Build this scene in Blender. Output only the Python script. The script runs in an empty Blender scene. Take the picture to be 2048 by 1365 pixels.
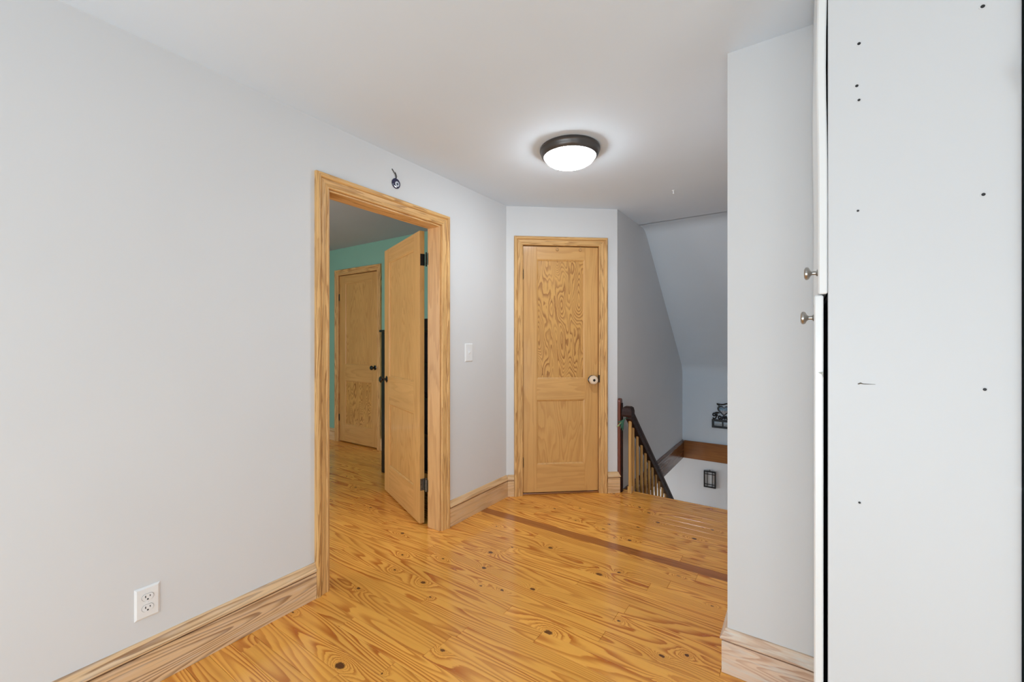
import bpy, bmesh, math, random
from mathutils import Vector, Matrix
random.seed(7)
S = bpy.context.scene
C = S.collection
R = math.radians

# ------------------------------------------------------------------ camera
CAM_H = 1.256
cd = bpy.data.cameras.new('camera'); cd.sensor_width = 36.0; cd.lens = 851.0 / 2048.0 * 36.0
cd.clip_start = 0.02
cam = bpy.data.objects.new('camera', cd); C.objects.link(cam)
cam.location = (0, 0, CAM_H); cam.rotation_euler = (R(90), 0, R(34.14))
S.camera = cam
S.view_settings.view_transform = 'Standard'; S.view_settings.look = 'None'
S.view_settings.gamma = 1.0; S.view_settings.use_curve_mapping = False
S.view_settings.exposure = 0.84
S.cycles.use_denoising = True
S.cycles.diffuse_bounces = 4
S.cycles.max_bounces = 8
S.cycles.use_light_tree = False
S.cycles.caustics_reflective = False
S.cycles.caustics_refractive = False
# ------------------------------------------------------------------ world and daylight
w = bpy.data.worlds.new('sky'); S.world = w; w.use_nodes = True
w.node_tree.nodes['Background'].inputs[0].default_value = (0.75, 0.86, 1.0, 1)
w.node_tree.nodes['Background'].inputs[1].default_value = 1.0

def area(name, loc, rot, sx, sy, power, col):
    l = bpy.data.lights.new(name, 'AREA'); l.shape = 'RECTANGLE'; l.size = sx; l.size_y = sy
    l.energy = power; l.color = col
    o = bpy.data.objects.new(name, l); C.objects.link(o); o.location = loc; o.rotation_euler = rot
    return o
# daylight standing in the window openings (back wall, side wall, green room, downstairs)
DAY = (0.765, 0.915, 1.0)
area('daylight_back', (-0.35, -2.16, 0.66), (R(103), 0, 0), 2.9, 1.15, 48, DAY)
area('daylight_side', (2.16, -0.75, 0.70), (R(100), 0, R(90)), 1.6, 1.1, 15, DAY)
area('daylight_green_room', (-3.4, -0.56, 1.35), (R(95), 0, 0), 1.4, 1.3, 26, (0.97, 0.95, 1.0))
area('daylight_downstairs', (-3.96, 4.6, -1.3), (R(90), 0, R(-90)), 1.6, 1.4, 36, (0.78, 0.91, 1.0))

# ------------------------------------------------------------------ materials
def lin(c):
    r = []
    for v in c:
        v /= 255.0
        r.append(v / 12.92 if v <= 0.04045 else ((v + 0.055) / 1.055) ** 2.4)
    return (*r, 1.0)

class NT:
    def __init__(s, name):
        s.m = bpy.data.materials.new(name); s.m.use_nodes = True
        s.t = s.m.node_tree; s.b = s.t.nodes['Principled BSDF']
    def n(s, t, **k):
        x = s.t.nodes.new(t)
        for a, v in k.items(): setattr(x, a, v)
        return x
    def l(s, a, b): s.t.links.new(a, b)
    def math(s, op, a, b=None, c=None):
        x = s.n('ShaderNodeMath', operation=op)
        for i, v in enumerate((a, b, c)):
            if v is None: continue
            if isinstance(v, (int, float)): x.inputs[i].default_value = v
            else: s.l(v, x.inputs[i])
        return x.outputs[0]
    def mix(s, f, a, b, mode='MIX'):
        x = s.n('ShaderNodeMix', data_type='RGBA', blend_type=mode)
        for k, v in ((0, f), (6, a), (7, b)):
            if isinstance(v, (int, float, tuple)): x.inputs[k].default_value = v
            else: s.l(v, x.inputs[k])
        return x.outputs[2]
    def noise(s, vec, scale=1.0, detail=2.0, rough=0.5, dist=0.0):
        x = s.n('ShaderNodeTexNoise'); s.l(vec, x.inputs['Vector'])
        x.inputs['Scale'].default_value = scale; x.inputs['Detail'].default_value = detail
        x.inputs['Roughness'].default_value = rough; x.inputs['Distortion'].default_value = dist
        return x.outputs[0]
    def smooth(s, v, a, b):
        x = s.n('ShaderNodeMapRange', interpolation_type='SMOOTHSTEP')
        s.l(v, x.inputs[0]); x.inputs[1].default_value = a; x.inputs[2].default_value = b
        return x.outputs[0]
    def comb(s, x, y, z):
        q = s.n('ShaderNodeCombineXYZ')
        for i, v in enumerate((x, y, z)):
            if isinstance(v, (int, float)): q.inputs[i].default_value = v
            else: s.l(v, q.inputs[i])
        return q.outputs[0]

def plain(name, col, rough=0.5, metal=0.0, coat=0.0, emit=None, bump=0.0, bscale=60, vary=0.03, spec=None):
    N = NT(name); b = N.b
    tc = N.n('ShaderNodeTexCoord')
    base = lin(col)
    nz = N.noise(tc.outputs['Object'], 3.0, 1.0)
    dark = tuple(v * (1 - vary * 2) for v in base[:3]) + (1,)
    lite = tuple(min(1, v * (1 + vary)) for v in base[:3]) + (1,)
    N.l(N.mix(nz, dark, lite), b.inputs['Base Color'])
    b.inputs['Roughness'].default_value = rough; b.inputs['Metallic'].default_value = metal
    b.inputs['Coat Weight'].default_value = coat
    if spec is not None: b.inputs['Specular IOR Level'].default_value = spec
    if emit: b.inputs['Emission Color'].default_value = emit[0]; b.inputs['Emission Strength'].default_value = emit[1]
    if bump:
        bp = N.n('ShaderNodeBump'); bp.inputs['Strength'].default_value = bump; bp.inputs['Distance'].default_value = 0.002
        N.l(N.noise(tc.outputs['Object'], bscale, 3.0), bp.inputs['Height']); N.l(bp.outputs[0], b.inputs['Normal'])
    return N.m

def wood(name, light, dark, axis='X', rings=16, sx=0.9, sy=8.0, contrast=1.0, rough=0.35, coat=0.0, fine=0.25,
         blotch=0.12, vary=0.08, knots=False, drift=0.0, whitewash=0.0, spec=None, fib=(10, 420)):
    N = NT(name)
    tc = N.n('ShaderNodeTexCoord'); oi = N.n('ShaderNodeObjectInfo')
    sp = N.n('ShaderNodeSeparateXYZ'); N.l(tc.outputs['Object'], sp.inputs[0])
    x, y, z = sp.outputs
    if axis == 'X': al, ac, de = x, y, z
    elif axis == 'Z': al, ac, de = z, x, y
    else: al, ac, de = y, x, z
    rnd = oi.outputs['Random']
    o1 = N.math('MULTIPLY', rnd, 37.3); o2 = N.math('MULTIPLY', rnd, 61.7)
    def vec(a, b):
        return N.comb(N.math('ADD', N.math('MULTIPLY', al, a), o1), N.math('ADD', N.math('MULTIPLY', ac, b), o2), N.math('MULTIPLY', de, b))
    field = N.noise(vec(sx, sy), 1.0, 1.5, 0.42, 0.0)
    f = N.math('MULTIPLY', field, float(rings))
    if drift: f = N.math('ADD', f, N.math('MULTIPLY', ac, drift))
    f = N.math('ADD', f, N.math('MULTIPLY', N.noise(vec(sx * 14, sy * 9), 1.0, 1.0), 0.35))
    kn = None
    if knots:
        wob = N.math('MULTIPLY', N.math('SUBTRACT', N.noise(tc.outputs['Object'], 90.0, 1.0), 0.5), 0.010)
        for key in ('knot_a', 'knot_b'):
            at = N.n('ShaderNodeAttribute', attribute_type='OBJECT', attribute_name=key)
            ks = N.n('ShaderNodeSeparateXYZ'); N.l(at.outputs['Vector'], ks.inputs[0])
            dx = N.math('SUBTRACT', x, ks.outputs[0]); dy = N.math('SUBTRACT', y, ks.outputs[1])
            dx = N.math('MULTIPLY', dx, 0.72)
            d = N.math('ADD', N.math('SQRT', N.math('ADD', N.math('MULTIPLY', dx, dx), N.math('MULTIPLY', dy, dy))), wob)
            q = N.math('DIVIDE', d, N.math('MAXIMUM', ks.outputs[2], 0.0005))
            sw = N.math('DIVIDE', 3.4, N.math('ADD', 1.0, N.math('MULTIPLY', q, q)))
            sw2 = N.math('MULTIPLY', N.math('EXPONENT', N.math('MULTIPLY', q, -0.35)), 5.0)
            has = N.math('GREATER_THAN', ks.outputs[2], 0.001)
            f = N.math('ADD', f, N.math('MULTIPLY', N.math('ADD', sw, sw2), has))
            k1 = N.math('SUBTRACT', 1.0, N.smooth(q, 0.75, 1.15))
            kn = k1 if kn is None else N.math('MAXIMUM', kn, k1)
    fr = N.math('FRACT', f)
    late = N.math('MULTIPLY', N.smooth(fr, 0.30, 0.86), N.math('SUBTRACT', 1.0, N.smooth(fr, 0.90, 1.0)))
    late = N.math('MULTIPLY', late, contrast)
    # latewood bands fade in and out across the board
    patch = N.smooth(N.noise(vec(sx * 1.3, sy * 0.8), 1.7, 1.0), 0.25, 0.7)
    late = N.math('MULTIPLY', late, N.math('ADD', 0.35, N.math('MULTIPLY', patch, 0.65)))
    col = N.mix(late, lin(light), lin(dark))
    fb = N.noise(vec(fib[0], fib[1]), 1.0, 1.0)
    g = N.math('ADD', 1.0 - fine * 0.5, N.math('MULTIPLY', fb, fine))
    g = N.math('MULTIPLY', g, N.math('ADD', 1.0 - blotch * 0.5, N.math('MULTIPLY', N.noise(vec(1.7, 5.0), 1.0, 1.0), blotch)))
    wn = N.n('ShaderNodeTexWhiteNoise', noise_dimensions='1D'); N.l(N.math('MULTIPLY', rnd, 913.0), wn.inputs['W'])
    g = N.math('MULTIPLY', g, N.math('ADD', 1.0 - vary, N.math('MULTIPLY', wn.outputs[0], 2 * vary)))
    gc = N.comb(g, N.math('POWER', g, 1.15), N.math('POWER', g, 1.35))
    col = N.mix(1.0, col, gc, 'MULTIPLY')
    if whitewash:
        ww = N.smooth(N.noise(vec(7, 60), 1.0, 3.0, 0.65), 0.42, 0.72)
        col = N.mix(N.math('MULTIPLY', ww, whitewash), col, lin((226, 218, 208)))
    if kn is not None:
        kc = N.mix(N.math('MULTIPLY', fb, 0.9), lin((48, 24, 12)), lin((120, 62, 26)))
        col = N.mix(N.math('MULTIPLY', kn, 0.95), col, kc)
    N.l(col, N.b.inputs['Base Color'])
    ro = N.math('ADD', rough, N.math('MULTIPLY', late, 0.08)); N.l(ro, N.b.inputs['Roughness'])
    N.b.inputs['Coat Weight'].default_value = coat; N.b.inputs['Coat Roughness'].default_value = 0.12
    if spec is not None: N.b.inputs['Specular IOR Level'].default_value = spec
    return N.m

M = {}
M['wall'] = plain('white_wall_paint', (222, 223, 225), 0.75, vary=0.012, spec=0.25)
M['ceil'] = plain('ceiling_paint', (226, 237, 248), 0.85, vary=0.012, spec=0.2)
M['green'] = plain('green_wall_paint', (140, 186, 168), 0.7, vary=0.02, spec=0.25)
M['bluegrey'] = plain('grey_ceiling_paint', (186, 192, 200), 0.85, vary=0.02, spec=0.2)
M['plank'] = wood('pine_floor', (248, 178, 82), (188, 98, 26), 'X', 26, 0.5, 7.0, 0.95, 0.20, 0.35, 0.16, 0.16, 0.07, knots=True)
M['plank_dark'] = wood('brown_floor_board', (176, 106, 48), (138, 76, 30), 'X', 26, 0.9, 9.0, 0.8, 0.20, 0.35, 0.25, 0.15, 0.03, knots=True)
M['stile'] = wood('stripped_pine_stile', (213, 163, 98), (186, 132, 70), 'Z', 10, 0.8, 9.0, 0.45, 0.42, 0.1, 0.16, 0.25, 0.03)
M['rail'] = wood('stripped_pine_rail', (213, 163, 98), (186, 132, 70), 'X', 10, 0.8, 9.0, 0.45, 0.42, 0.1, 0.16, 0.25, 0.03)
M['panel'] = wood('plywood_panel', (214, 162, 90), (150, 94, 38), 'Z', 26, 2.2, 9.0, 0.95, 0.38, 0.15, 0.15, 0.15, 0.03)
M['panel_soft'] = wood('faded_plywood_panel', (214, 164, 98), (182, 124, 62), 'Z', 16, 1.2, 8.0, 0.5, 0.40, 0.1, 0.22, 0.25, 0.03)
M['casing'] = wood('stripped_casing_upright', (222, 176, 114), (150, 98, 46), 'Z', 9, 1.6, 26.0, 0.75, 0.5, 0.0, 0.35, 0.2, 0.03)
M['casing_h'] = wood('stripped_casing_head', (222, 176, 114), (150, 98, 46), 'X', 9, 1.6, 26.0, 0.75, 0.5, 0.0, 0.35, 0.2, 0.03)
M['jamb'] = wood('stripped_jamb', (206, 160, 106), (168, 118, 68), 'Z', 9, 0.8, 12.0, 0.45, 0.45, 0.0, 0.3, 0.25, 0.03)
M['base'] = wood('bare_pine_baseboard', (226, 190, 146), (140, 96, 58), 'X', 20, 0.7, 9.0, 0.85, 0.6, 0.0, 0.3, 0.2, 0.03, whitewash=0.25)
M['base_soft'] = wood('pale_pine_baseboard', (224, 186, 138), (178, 130, 84), 'X', 14, 0.7, 9.0, 0.6, 0.55, 0.0, 0.3, 0.25, 0.03, whitewash=0.2)
M['base_white'] = wood('whitewashed_baseboard', (226, 200, 176), (180, 130, 100), 'X', 18, 1.0, 11.0, 0.8, 0.6, 0.0, 0.3, 0.2, 0.02, whitewash=0.9)
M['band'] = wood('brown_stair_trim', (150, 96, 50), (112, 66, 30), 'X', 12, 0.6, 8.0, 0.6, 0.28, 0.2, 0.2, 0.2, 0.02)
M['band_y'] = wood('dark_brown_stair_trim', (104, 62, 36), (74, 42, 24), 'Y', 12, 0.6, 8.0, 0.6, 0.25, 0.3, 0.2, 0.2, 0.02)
M['rail_dark'] = wood('dark_mahogany', (44, 22, 18), (24, 11, 9), 'Y', 10, 0.8, 12.0, 0.6, 0.5, 0.0, 0.2, 0.1, 0.0, spec=0.25)
M['post_red'] = wood('red_mahogany', (112, 56, 38), (74, 34, 24), 'Z', 10, 0.8, 12.0, 0.6, 0.3, 0.2, 0.2, 0.1, 0.0)
M['baluster'] = wood('honey_dowel', (206, 160, 92), (176, 126, 66), 'Z', 10, 0.6, 14.0, 0.6, 0.35, 0.2, 0.2, 0.2, 0.05)
M['black_wood'] = wood('black_wood', (22, 18, 16), (12, 10, 9), 'Z', 10, 0.6, 14.0, 0.6, 0.3, 0.2, 0.2, 0.1, 0.0)
M['white_gloss'] = plain('white_cabinet_paint', (232, 233, 233), 0.32, coat=0.2, vary=0.008)
M['panel_white'] = plain('white_side_panel', (210, 211, 213), 0.5, vary=0.008)
M['navy'] = plain('navy_interior', (16, 22, 34), 0.6)
M['slate'] = plain('dark_green_grey_front', (46, 54, 52), 0.45)
M['plastic'] = plain('white_plastic', (238, 239, 240), 0.3, vary=0.005)
M['gap_grey'] = plain('grey_gap', (140, 142, 145), 0.6)
M['slot'] = plain('dark_slot', (24, 24, 26), 0.6)
M['nickel'] = plain('brushed_nickel', (172, 170, 166), 0.28, 1.0)
M['iron'] = plain('dark_iron', (52, 48, 44), 0.4, 0.8)
M['pewter'] = plain('aged_pewter', (118, 112, 102), 0.4, 0.8)
M['black'] = plain('black_enamel', (18, 17, 17), 0.25, coat=0.3)
M['bronze'] = plain('lamp_bronze', (84, 79, 76), 0.35, 0.5)
M['cream'] = plain('cream_plastic', (232, 210, 184), 0.45, vary=0.02)
M['glow'] = plain('lit_frosted_glass', (250, 250, 246), 0.4, emit=((0.87, 0.945, 1.0, 1), 31.0))
M['tan'] = plain('tan_peg', (196, 150, 94), 0.4)
M['bead_blue'] = plain('navy_glass', (22, 24, 66), 0.1, coat=0.5)
M['bead_white'] = plain('white_glass', (226, 228, 236), 0.1, coat=0.5)
M['bead_sky'] = plain('grey_blue_glass', (150, 164, 184), 0.1, coat=0.5)
M['cord'] = plain('dark_cord', (40, 38, 36), 0.8)
M['metal_black'] = plain('black_metal', (16, 20, 26), 0.45)
M['milk'] = plain('milky_pane', (232, 235, 238), 0.35)
M['ribbon'] = plain('green_ribbon', (44, 92, 72), 0.6)
M['leaf2'] = plain('pale_green_leaf', (150, 158, 96), 0.6)
M['magnet_b'] = plain('brown_magnet', (120, 70, 34), 0.5)
M['magnet_s'] = plain('sky_blue_magnet', (120, 178, 196), 0.5)
M['magnet_g'] = plain('speckled_grey_magnet', (110, 112, 100), 0.7, vary=0.3)
M['glass'] = plain('window_glass', (240, 245, 250), 0.05)
M['glass'].node_tree.nodes['Principled BSDF'].inputs['Transmission Weight'].default_value = 1.0
M['glass'].node_tree.nodes['Principled BSDF'].inputs['IOR'].default_value = 1.0
# small pictures inside the heart and the plaque: flat print
def picture(name, top, bottom, blobs):
    N = NT(name); tc = N.n('ShaderNodeTexCoord'); sp = N.n('ShaderNodeSeparateXYZ'); N.l(tc.outputs['Generated'], sp.inputs[0])
    c = N.mix(N.smooth(sp.outputs[2], 0.35, 0.65), lin(bottom), lin(top))
    m = N.smooth(N.noise(tc.outputs['Generated'], 7.0, 2.0), 0.5, 0.58)
    N.l(N.mix(N.math('MULTIPLY', m, 0.7), c, lin(blobs)), N.b.inputs['Base Color']); N.b.inputs['Roughness'].default_value = 0.3
    return N.m
M['photo_a'] = picture('heart_photo', (120, 156, 184), (222, 214, 214), (34, 52, 70))
M['photo_b'] = picture('plaque_photo', (176, 198, 214), (150, 160, 170), (214, 214, 214))

# ------------------------------------------------------------------ mesh helpers
class B:
    def __init__(s): s.v = []; s.f = []
    def add(s, vs, fs):
        o = len(s.v); s.v += [tuple(p) for p in vs]; s.f += [tuple(i + o for i in q) for q in fs]; return s
    def box(s, x0, x1, y0, y1, z0, z1):
        return s.add([(x0, y0, z0), (x1, y0, z0), (x1, y1, z0), (x0, y1, z0), (x0, y0, z1), (x1, y0, z1), (x1, y1, z1), (x0, y1, z1)],
                     [(0, 3, 2, 1), (4, 5, 6, 7), (0, 1, 5, 4), (1, 2, 6, 5), (2, 3, 7, 6), (3, 0, 4, 7)])
    def loft(s, rings, closed=True, caps=True):
        n = len(rings[0]); vs = [p for r in rings for p in r]; fs = []
        for i in range(len(rings) - 1):
            for j in range(n if closed else n - 1):
                k = (j + 1) % n
                fs.append((i * n + j, i * n + k, (i + 1) * n + k, (i + 1) * n + j))
        if caps and closed:
            fs.append(tuple(reversed(range(n)))); fs.append(tuple(range((len(rings) - 1) * n, len(rings) * n)))
        return s.add(vs, fs)
    def lathe(s, prof, c=(0, 0, 0), ax=(0, 0, 1), n=24):
        ax = Vector(ax).normalized(); u = ax.orthogonal().normalized(); v = ax.cross(u); c = Vector(c)
        return s.loft([[c + ax * h + (u * math.cos(2 * math.pi * k / n) + v * math.sin(2 * math.pi * k / n)) * max(r, 1e-5) for k in range(n)] for r, h in prof])
    def tube(s, pts, r, n=8):
        pts = [Vector(p) for p in pts]; rings = []
        for i, p in enumerate(pts):
            t = (pts[min(i + 1, len(pts) - 1)] - pts[max(i - 1, 0)]).normalized()
            u = t.cross(Vector((0.31, 0.83, 0.46))).normalized(); v = t.cross(u)
            rr = r[i] if isinstance(r, (list, tuple)) else r
            rings.append([p + (u * math.cos(2 * math.pi * k / n) + v * math.sin(2 * math.pi * k / n)) * rr for k in range(n)])
        return s.loft(rings)
    def obj(s, name, mat, parent=None, bevel=0.0, smooth=False, seg=1):
        me = bpy.data.meshes.new(name); me.from_pydata(s.v, [], s.f)
        bm = bmesh.new(); bm.from_mesh(me)
        bmesh.ops.recalc_face_normals(bm, faces=bm.faces)
        if bevel:
            es = [e for e in bm.edges if len(e.link_faces) == 2 and e.calc_face_angle(0) > 0.5]
            bmesh.ops.bevel(bm, geom=es, offset=bevel, segments=seg, profile=0.5, affect='EDGES', clamp_overlap=True)
        if smooth:
            for f in bm.faces: f.smooth = True
            for e in bm.edges:
                if len(e.link_faces) == 2 and e.calc_face_angle(0) > R(40): e.smooth = False
        bm.to_mesh(me); bm.free(); me.update()
        me.materials.append(M[mat])
        o = bpy.data.objects.new(name, me); C.objects.link(o)
        if parent: o.parent = parent
        return o

def tag(o, label, cat, group=None, kind=None):
    o['label'] = label; o['category'] = cat
    if group: o['group'] = group
    if kind: o['kind'] = kind
    return o
def empty(name, loc, rz, label, cat, group=None, kind=None):
    o = bpy.data.objects.new(name, None); C.objects.link(o); o.location = loc; o.rotation_euler = (0, 0, R(rz))
    o.empty_display_size = 0.1
    return tag(o, label, cat, group, kind)
def struct(o, label, cat): return tag(o, label, cat, kind='structure')

CEIL = 2.35
WX = -1.97          # hall face of the left wall
RX = -2.092         # green-room face of the same wall
OY0, OY1, OH = 1.252, 2.066, 2.022     # finished doorway opening
P1 = Vector((-1.962, 2.83)); ANG = 39.85
CDIR = Vector((math.cos(R(ANG)), math.sin(R(ANG))))
SX = -1.26          # stair wall face
FY = 5.77           # far stair wall
EDGE = 3.492        # floor edge at the stairwell

# ------------------------------------------------------------------ floor with planks
fb = B()
fb.box(-5.6, 0.5, -2.2, 1.80, -0.12, -0.021); fb.box(-5.6, -0.23, 1.80, 3.2, -0.12, -0.021); fb.box(-1.9, -0.23, 3.2, EDGE, -0.12, -0.021)
fb.box(-4.82, -4.02, 3.2, 3.75, -0.12, -0.021); fb.box(-4.82, -4.02, 3.2555, 3.75, -0.0208, 0.0); fb.box(0.5, 2.2, -2.2, 1.80, -0.12, 0.0); fb.box(-5.6, 0.5, -2.2, 0.250, -0.0208, 0.0)
floor = fb.obj('floor', 'plank')
struct(floor, 'honey-coloured pine floorboards running across the hall and green room', 'floor')
PW = 0.079
joints = {-1: [-1.246], 1: [-1.21], 3: [-0.922], 5: [-0.698], 6: [-1.795], 8: [-0.674], 9: [-0.958], 11: [-0.641], 13: [-1.41], 14: [-0.457],
          17: [-1.602], 18: [-1.172], 20: [-1.522], -5: [-1.441]}
knots = [(-1.455, 2.148, 10), (-1.257, 2.269, 13), (-0.897, 2.158, 16), (-0.816, 2.235, 9), (-1.122, 1.84, 12), (-0.558, 2.885, 13),
         (-0.816, 3.004, 12), (-0.908, 2.854, 10), (-0.892, 2.635, 12), (-1.086, 2.786, 9), (-0.458, 1.739, 9), (-1.007, 3.201, 11),
         (-0.486, 3.088, 10), (-1.371, 2.934, 9), (-1.524, 2.816, 9), (-1.244, 1.746, 8), (-1.473, 0.988, 19), (-1.523, 2.02, 14),
         (-1.449, 1.861, 12), (-1.202, 1.27, 9), (-1.624, 1.571, 13), (-0.90, 1.605, 16), (-3.16, 2.269, 11), (-2.152, 1.898, 12), (-1.841, 1.571, 8)]
for k in range(-13, 28):
    y0 = 1.28 + PW * k; y1 = y0 + PW; ym = (y0 + y1) / 2
    xl = -1.99 if ym < 1.16 else -5.25
    if y0 > 3.2: xl = -1.90
    xr = 0.5 if ym < 1.80 else -0.232
    js = list(joints.get(k, []))
    x = (js[0] if js else random.uniform(-1.9, -0.4)); a = x
    if not js and k != 15: js.append(x)
    if k == 15: js = [-1.965]; x = a = -1.965
    while a - 1.15 > xl + 0.3: a -= random.uniform(1.1, 1.9); js.append(a)
    a = x
    if k != 15:
        while a + 1.2 < xr - 0.3: a += random.uniform(1.1, 1.9); js.append(a)
    js = sorted(j for j in js if xl + 0.12 < j < xr - 0.12)
    ends = [xl] + js + [xr]
    for i in range(len(ends) - 1):
        a, b = ends[i], ends[i + 1]; cx = (a + b) / 2; hl = (b - a) / 2 - 0.0004; hw = PW / 2 - 0.0004
        zt = random.uniform(-0.0004, 0.0)
        pb = B(); pb.box(-hl, hl, -hw, hw, -0.02, 0.0)
        o = pb.obj('plank', 'plank_dark' if (k == 15 and b > -1.8) else 'plank', floor, bevel=0.0008)
        o.location = (cx, ym, zt)
        ks = [(kx - cx, ky - ym, r * 0.00085) for kx, ky, r in knots if a < kx < b and y0 <= ky < y1]
        while len(ks) < 2:
            if random.random() < 0.22: ks.append((random.uniform(-hl, hl), random.uniform(-hw, hw), random.uniform(0.004, 0.009)))
            else: ks.append((9.0, 9.0, 0.0))
        o['knot_a'] = ks[0]; o['knot_b'] = ks[1]
nb = B(); nb.box(SX + 0.0, -0.232, EDGE, EDGE + 0.028, -0.032, 0.0)
nose = nb.obj('stair_nosing', 'plank', floor, bevel=0.006)

# ------------------------------------------------------------------ walls, ceilings
T = 2.5
b = B(); b.box(-2.045, WX, -2.2, OY0 - 0.012, 0, T); b.box(-2.045, WX, OY1 + 0.012, 2.95, 0, T); b.box(-2.045, WX, OY0 - 0.012, OY1 + 0.012, OH + 0.012, T)
struct(b.obj('wall_left', 'wall'), 'white painted wall around the open doorway', 'wall')
b = B(); b.box(RX, -2.045, -0.6, OY0 - 0.012, 0, T); b.box(RX, -2.045, OY1 + 0.012, 3.2, 0, T); b.box(RX, -2.045, OY0 - 0.012, OY1 + 0.012, OH + 0.012, T)
struct(b.obj('wall_green_side', 'green'), 'green face of the doorway wall inside the next room', 'wall')

def local_wall(name, origin, ang, segs, thick, mat, label):
    """segs: (u0,u1,z0,z1) in wall coordinates, face at y=0, body behind (+y)."""
    b = B()
    for u0, u1, z0, z1 in segs: b.box(u0, u1, 0, thick, z0, z1)
    o = b.obj(name, mat); o.location = (origin[0], origin[1], 0); o.rotation_euler = (0, 0, R(ang))
    return struct(o, label, 'wall')
CU0, CU1, CH = 0.124, 0.757, 2.036     # closet opening
local_wall('wall_closet', P1, ANG, [(-0.02, CU0 - 0.012, 0, T), (CU1 + 0.012, 0.915, 0, T), (CU0 - 0.012, CU1 + 0.012, CH + 0.012, T)], 0.11, 'wall',
           'narrow angled white wall around the closet door')
# inside of the closet behind its door
b = B(); b.box(CU0 - 0.2, CU1 + 0.05, 0.45, 0.47, 0, T)
o = b.obj('wall_closet_back', 'wall'); o.location = (P1.x, P1.y, 0); o.rotation_euler = (0, 0, R(ANG)); struct(o, 'back wall inside the closed closet', 'wall')

# stair side wall: profile with rounded coves under the sloping roof
def arc(c, r, a0, a1, n=8): return [(c[0] + r * math.cos(R(a0 + (a1 - a0) * i / n)), c[1] + r * math.sin(R(a0 + (a1 - a0) * i / n))) for i in range(n + 1)]
SA = (4.17, CEIL); SB = (FY, 0.913)
sl = math.degrees(math.atan2(SA[1] - SB[1], SB[0] - SA[0]))
def fillet(p, d0, d1, r, n=8):
    d0 = Vector(d0).normalized(); d1 = Vector(d1).normalized(); p = Vector(p)
    ang = math.acos(max(-1, min(1, -d0.dot(d1)))); t = r / math.tan(ang / 2)
    a = p - d0 * t; bq = p + d1 * t; out = []
    for i in range(n + 1):
        u = i / n; out.append(tuple(((1 - u) ** 2) * a + 2 * u * (1 - u) * p + u * u * bq))
    return out
dsl = (SB[0] - SA[0], SB[1] - SA[1])
prof = fillet(SA, (1, 0), dsl, 0.22) + fillet(SB, dsl, (0, -1), 0.22)
poly = [(3.418, -0.24), (3.418, CEIL)] + prof + [(FY, -0.24)]
b = B(); b.loft([[(SX, y, z) for y, z in poly], [(SX - 0.1, y, z) for y, z in poly]])
struct(b.obj('wall_stair_side', 'wall'), 'shaded grey-looking stairwell side wall with a sloping top', 'wall')
# ceiling: flat part (one slab) and the slope over the stairs
b = B(); b.box(RX + 0.07, 2.2, -2.2, 4.0, CEIL, CEIL + 0.12)
struct(b.obj('ceiling', 'ceil'), 'white flat ceiling of the hall carrying the round lamp', 'ceiling')
top = [(3.99, CEIL)] + prof + [(FY, -0.24)]
out = [(FY + 0.12, -0.24), (FY + 0.12, 1.0), (4.2, CEIL + 0.12), (3.99, CEIL + 0.12)]
b = B(); b.loft([[(x, y, z) for y, z in top + out] for x in (SX - 0.1, -0.11)])
struct(b.obj('ceiling_slope', 'ceil', smooth=True), 'sloping ceiling above the stairs running down to a low wall', 'ceiling')
b = B(); b.box(-4.0, -0.11, FY, FY + 0.12, -2.7, -0.239)
struct(b.obj('wall_stair_lower', 'wall'), 'pale lower stairwell wall with the small grid frame', 'wall')
b = B(); b.box(-4.0, SX, 2.3, FY, -0.24, -0.20)
struct(b.obj('ceiling_downstairs', 'ceil'), 'downstairs ceiling beside the open stairs', 'ceiling')
b = B(); b.box(-4.0, -0.11, 2.3, FY, -2.8, -2.7); struct(b.obj('floor_downstairs', 'plank'), 'downstairs wooden floor at the stair foot', 'floor')
b = B(); b.box(-4.0, -0.11, 2.2, 2.3, -2.7, -0.12); struct(b.obj('wall_downstairs_front', 'wall'), 'downstairs wall below the upper hall floor', 'wall')
b = B(); b.box(-4.1, -4.0, 2.2, FY + .12, -2.7, -2.0); b.box(-4.1, -4.0, 2.2, FY + .12, -0.6, -0.2); b.box(-4.1, -4.0, 2.2, 3.8, -2.0, -0.6); b.box(-4.1, -4.0, 5.4, FY + .12, -2.0, -0.6)
struct(b.obj('wall_downstairs_left', 'wall'), 'downstairs wall with a window lighting the stairwell', 'wall')
# the corner wall at right and the wall beyond it
b = B(); b.box(-0.23, 2.2, 1.80, 1.92, 0, CEIL); b.box(-0.23, -0.11, 1.92, FY, -2.7, CEIL); b.box(-0.23, 2.2, 1.80, 1.92, -0.12, 0)
struct(b.obj('wall_right', 'wall'), 'white corner wall standing left of the tall white cabinet', 'wall')
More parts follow.
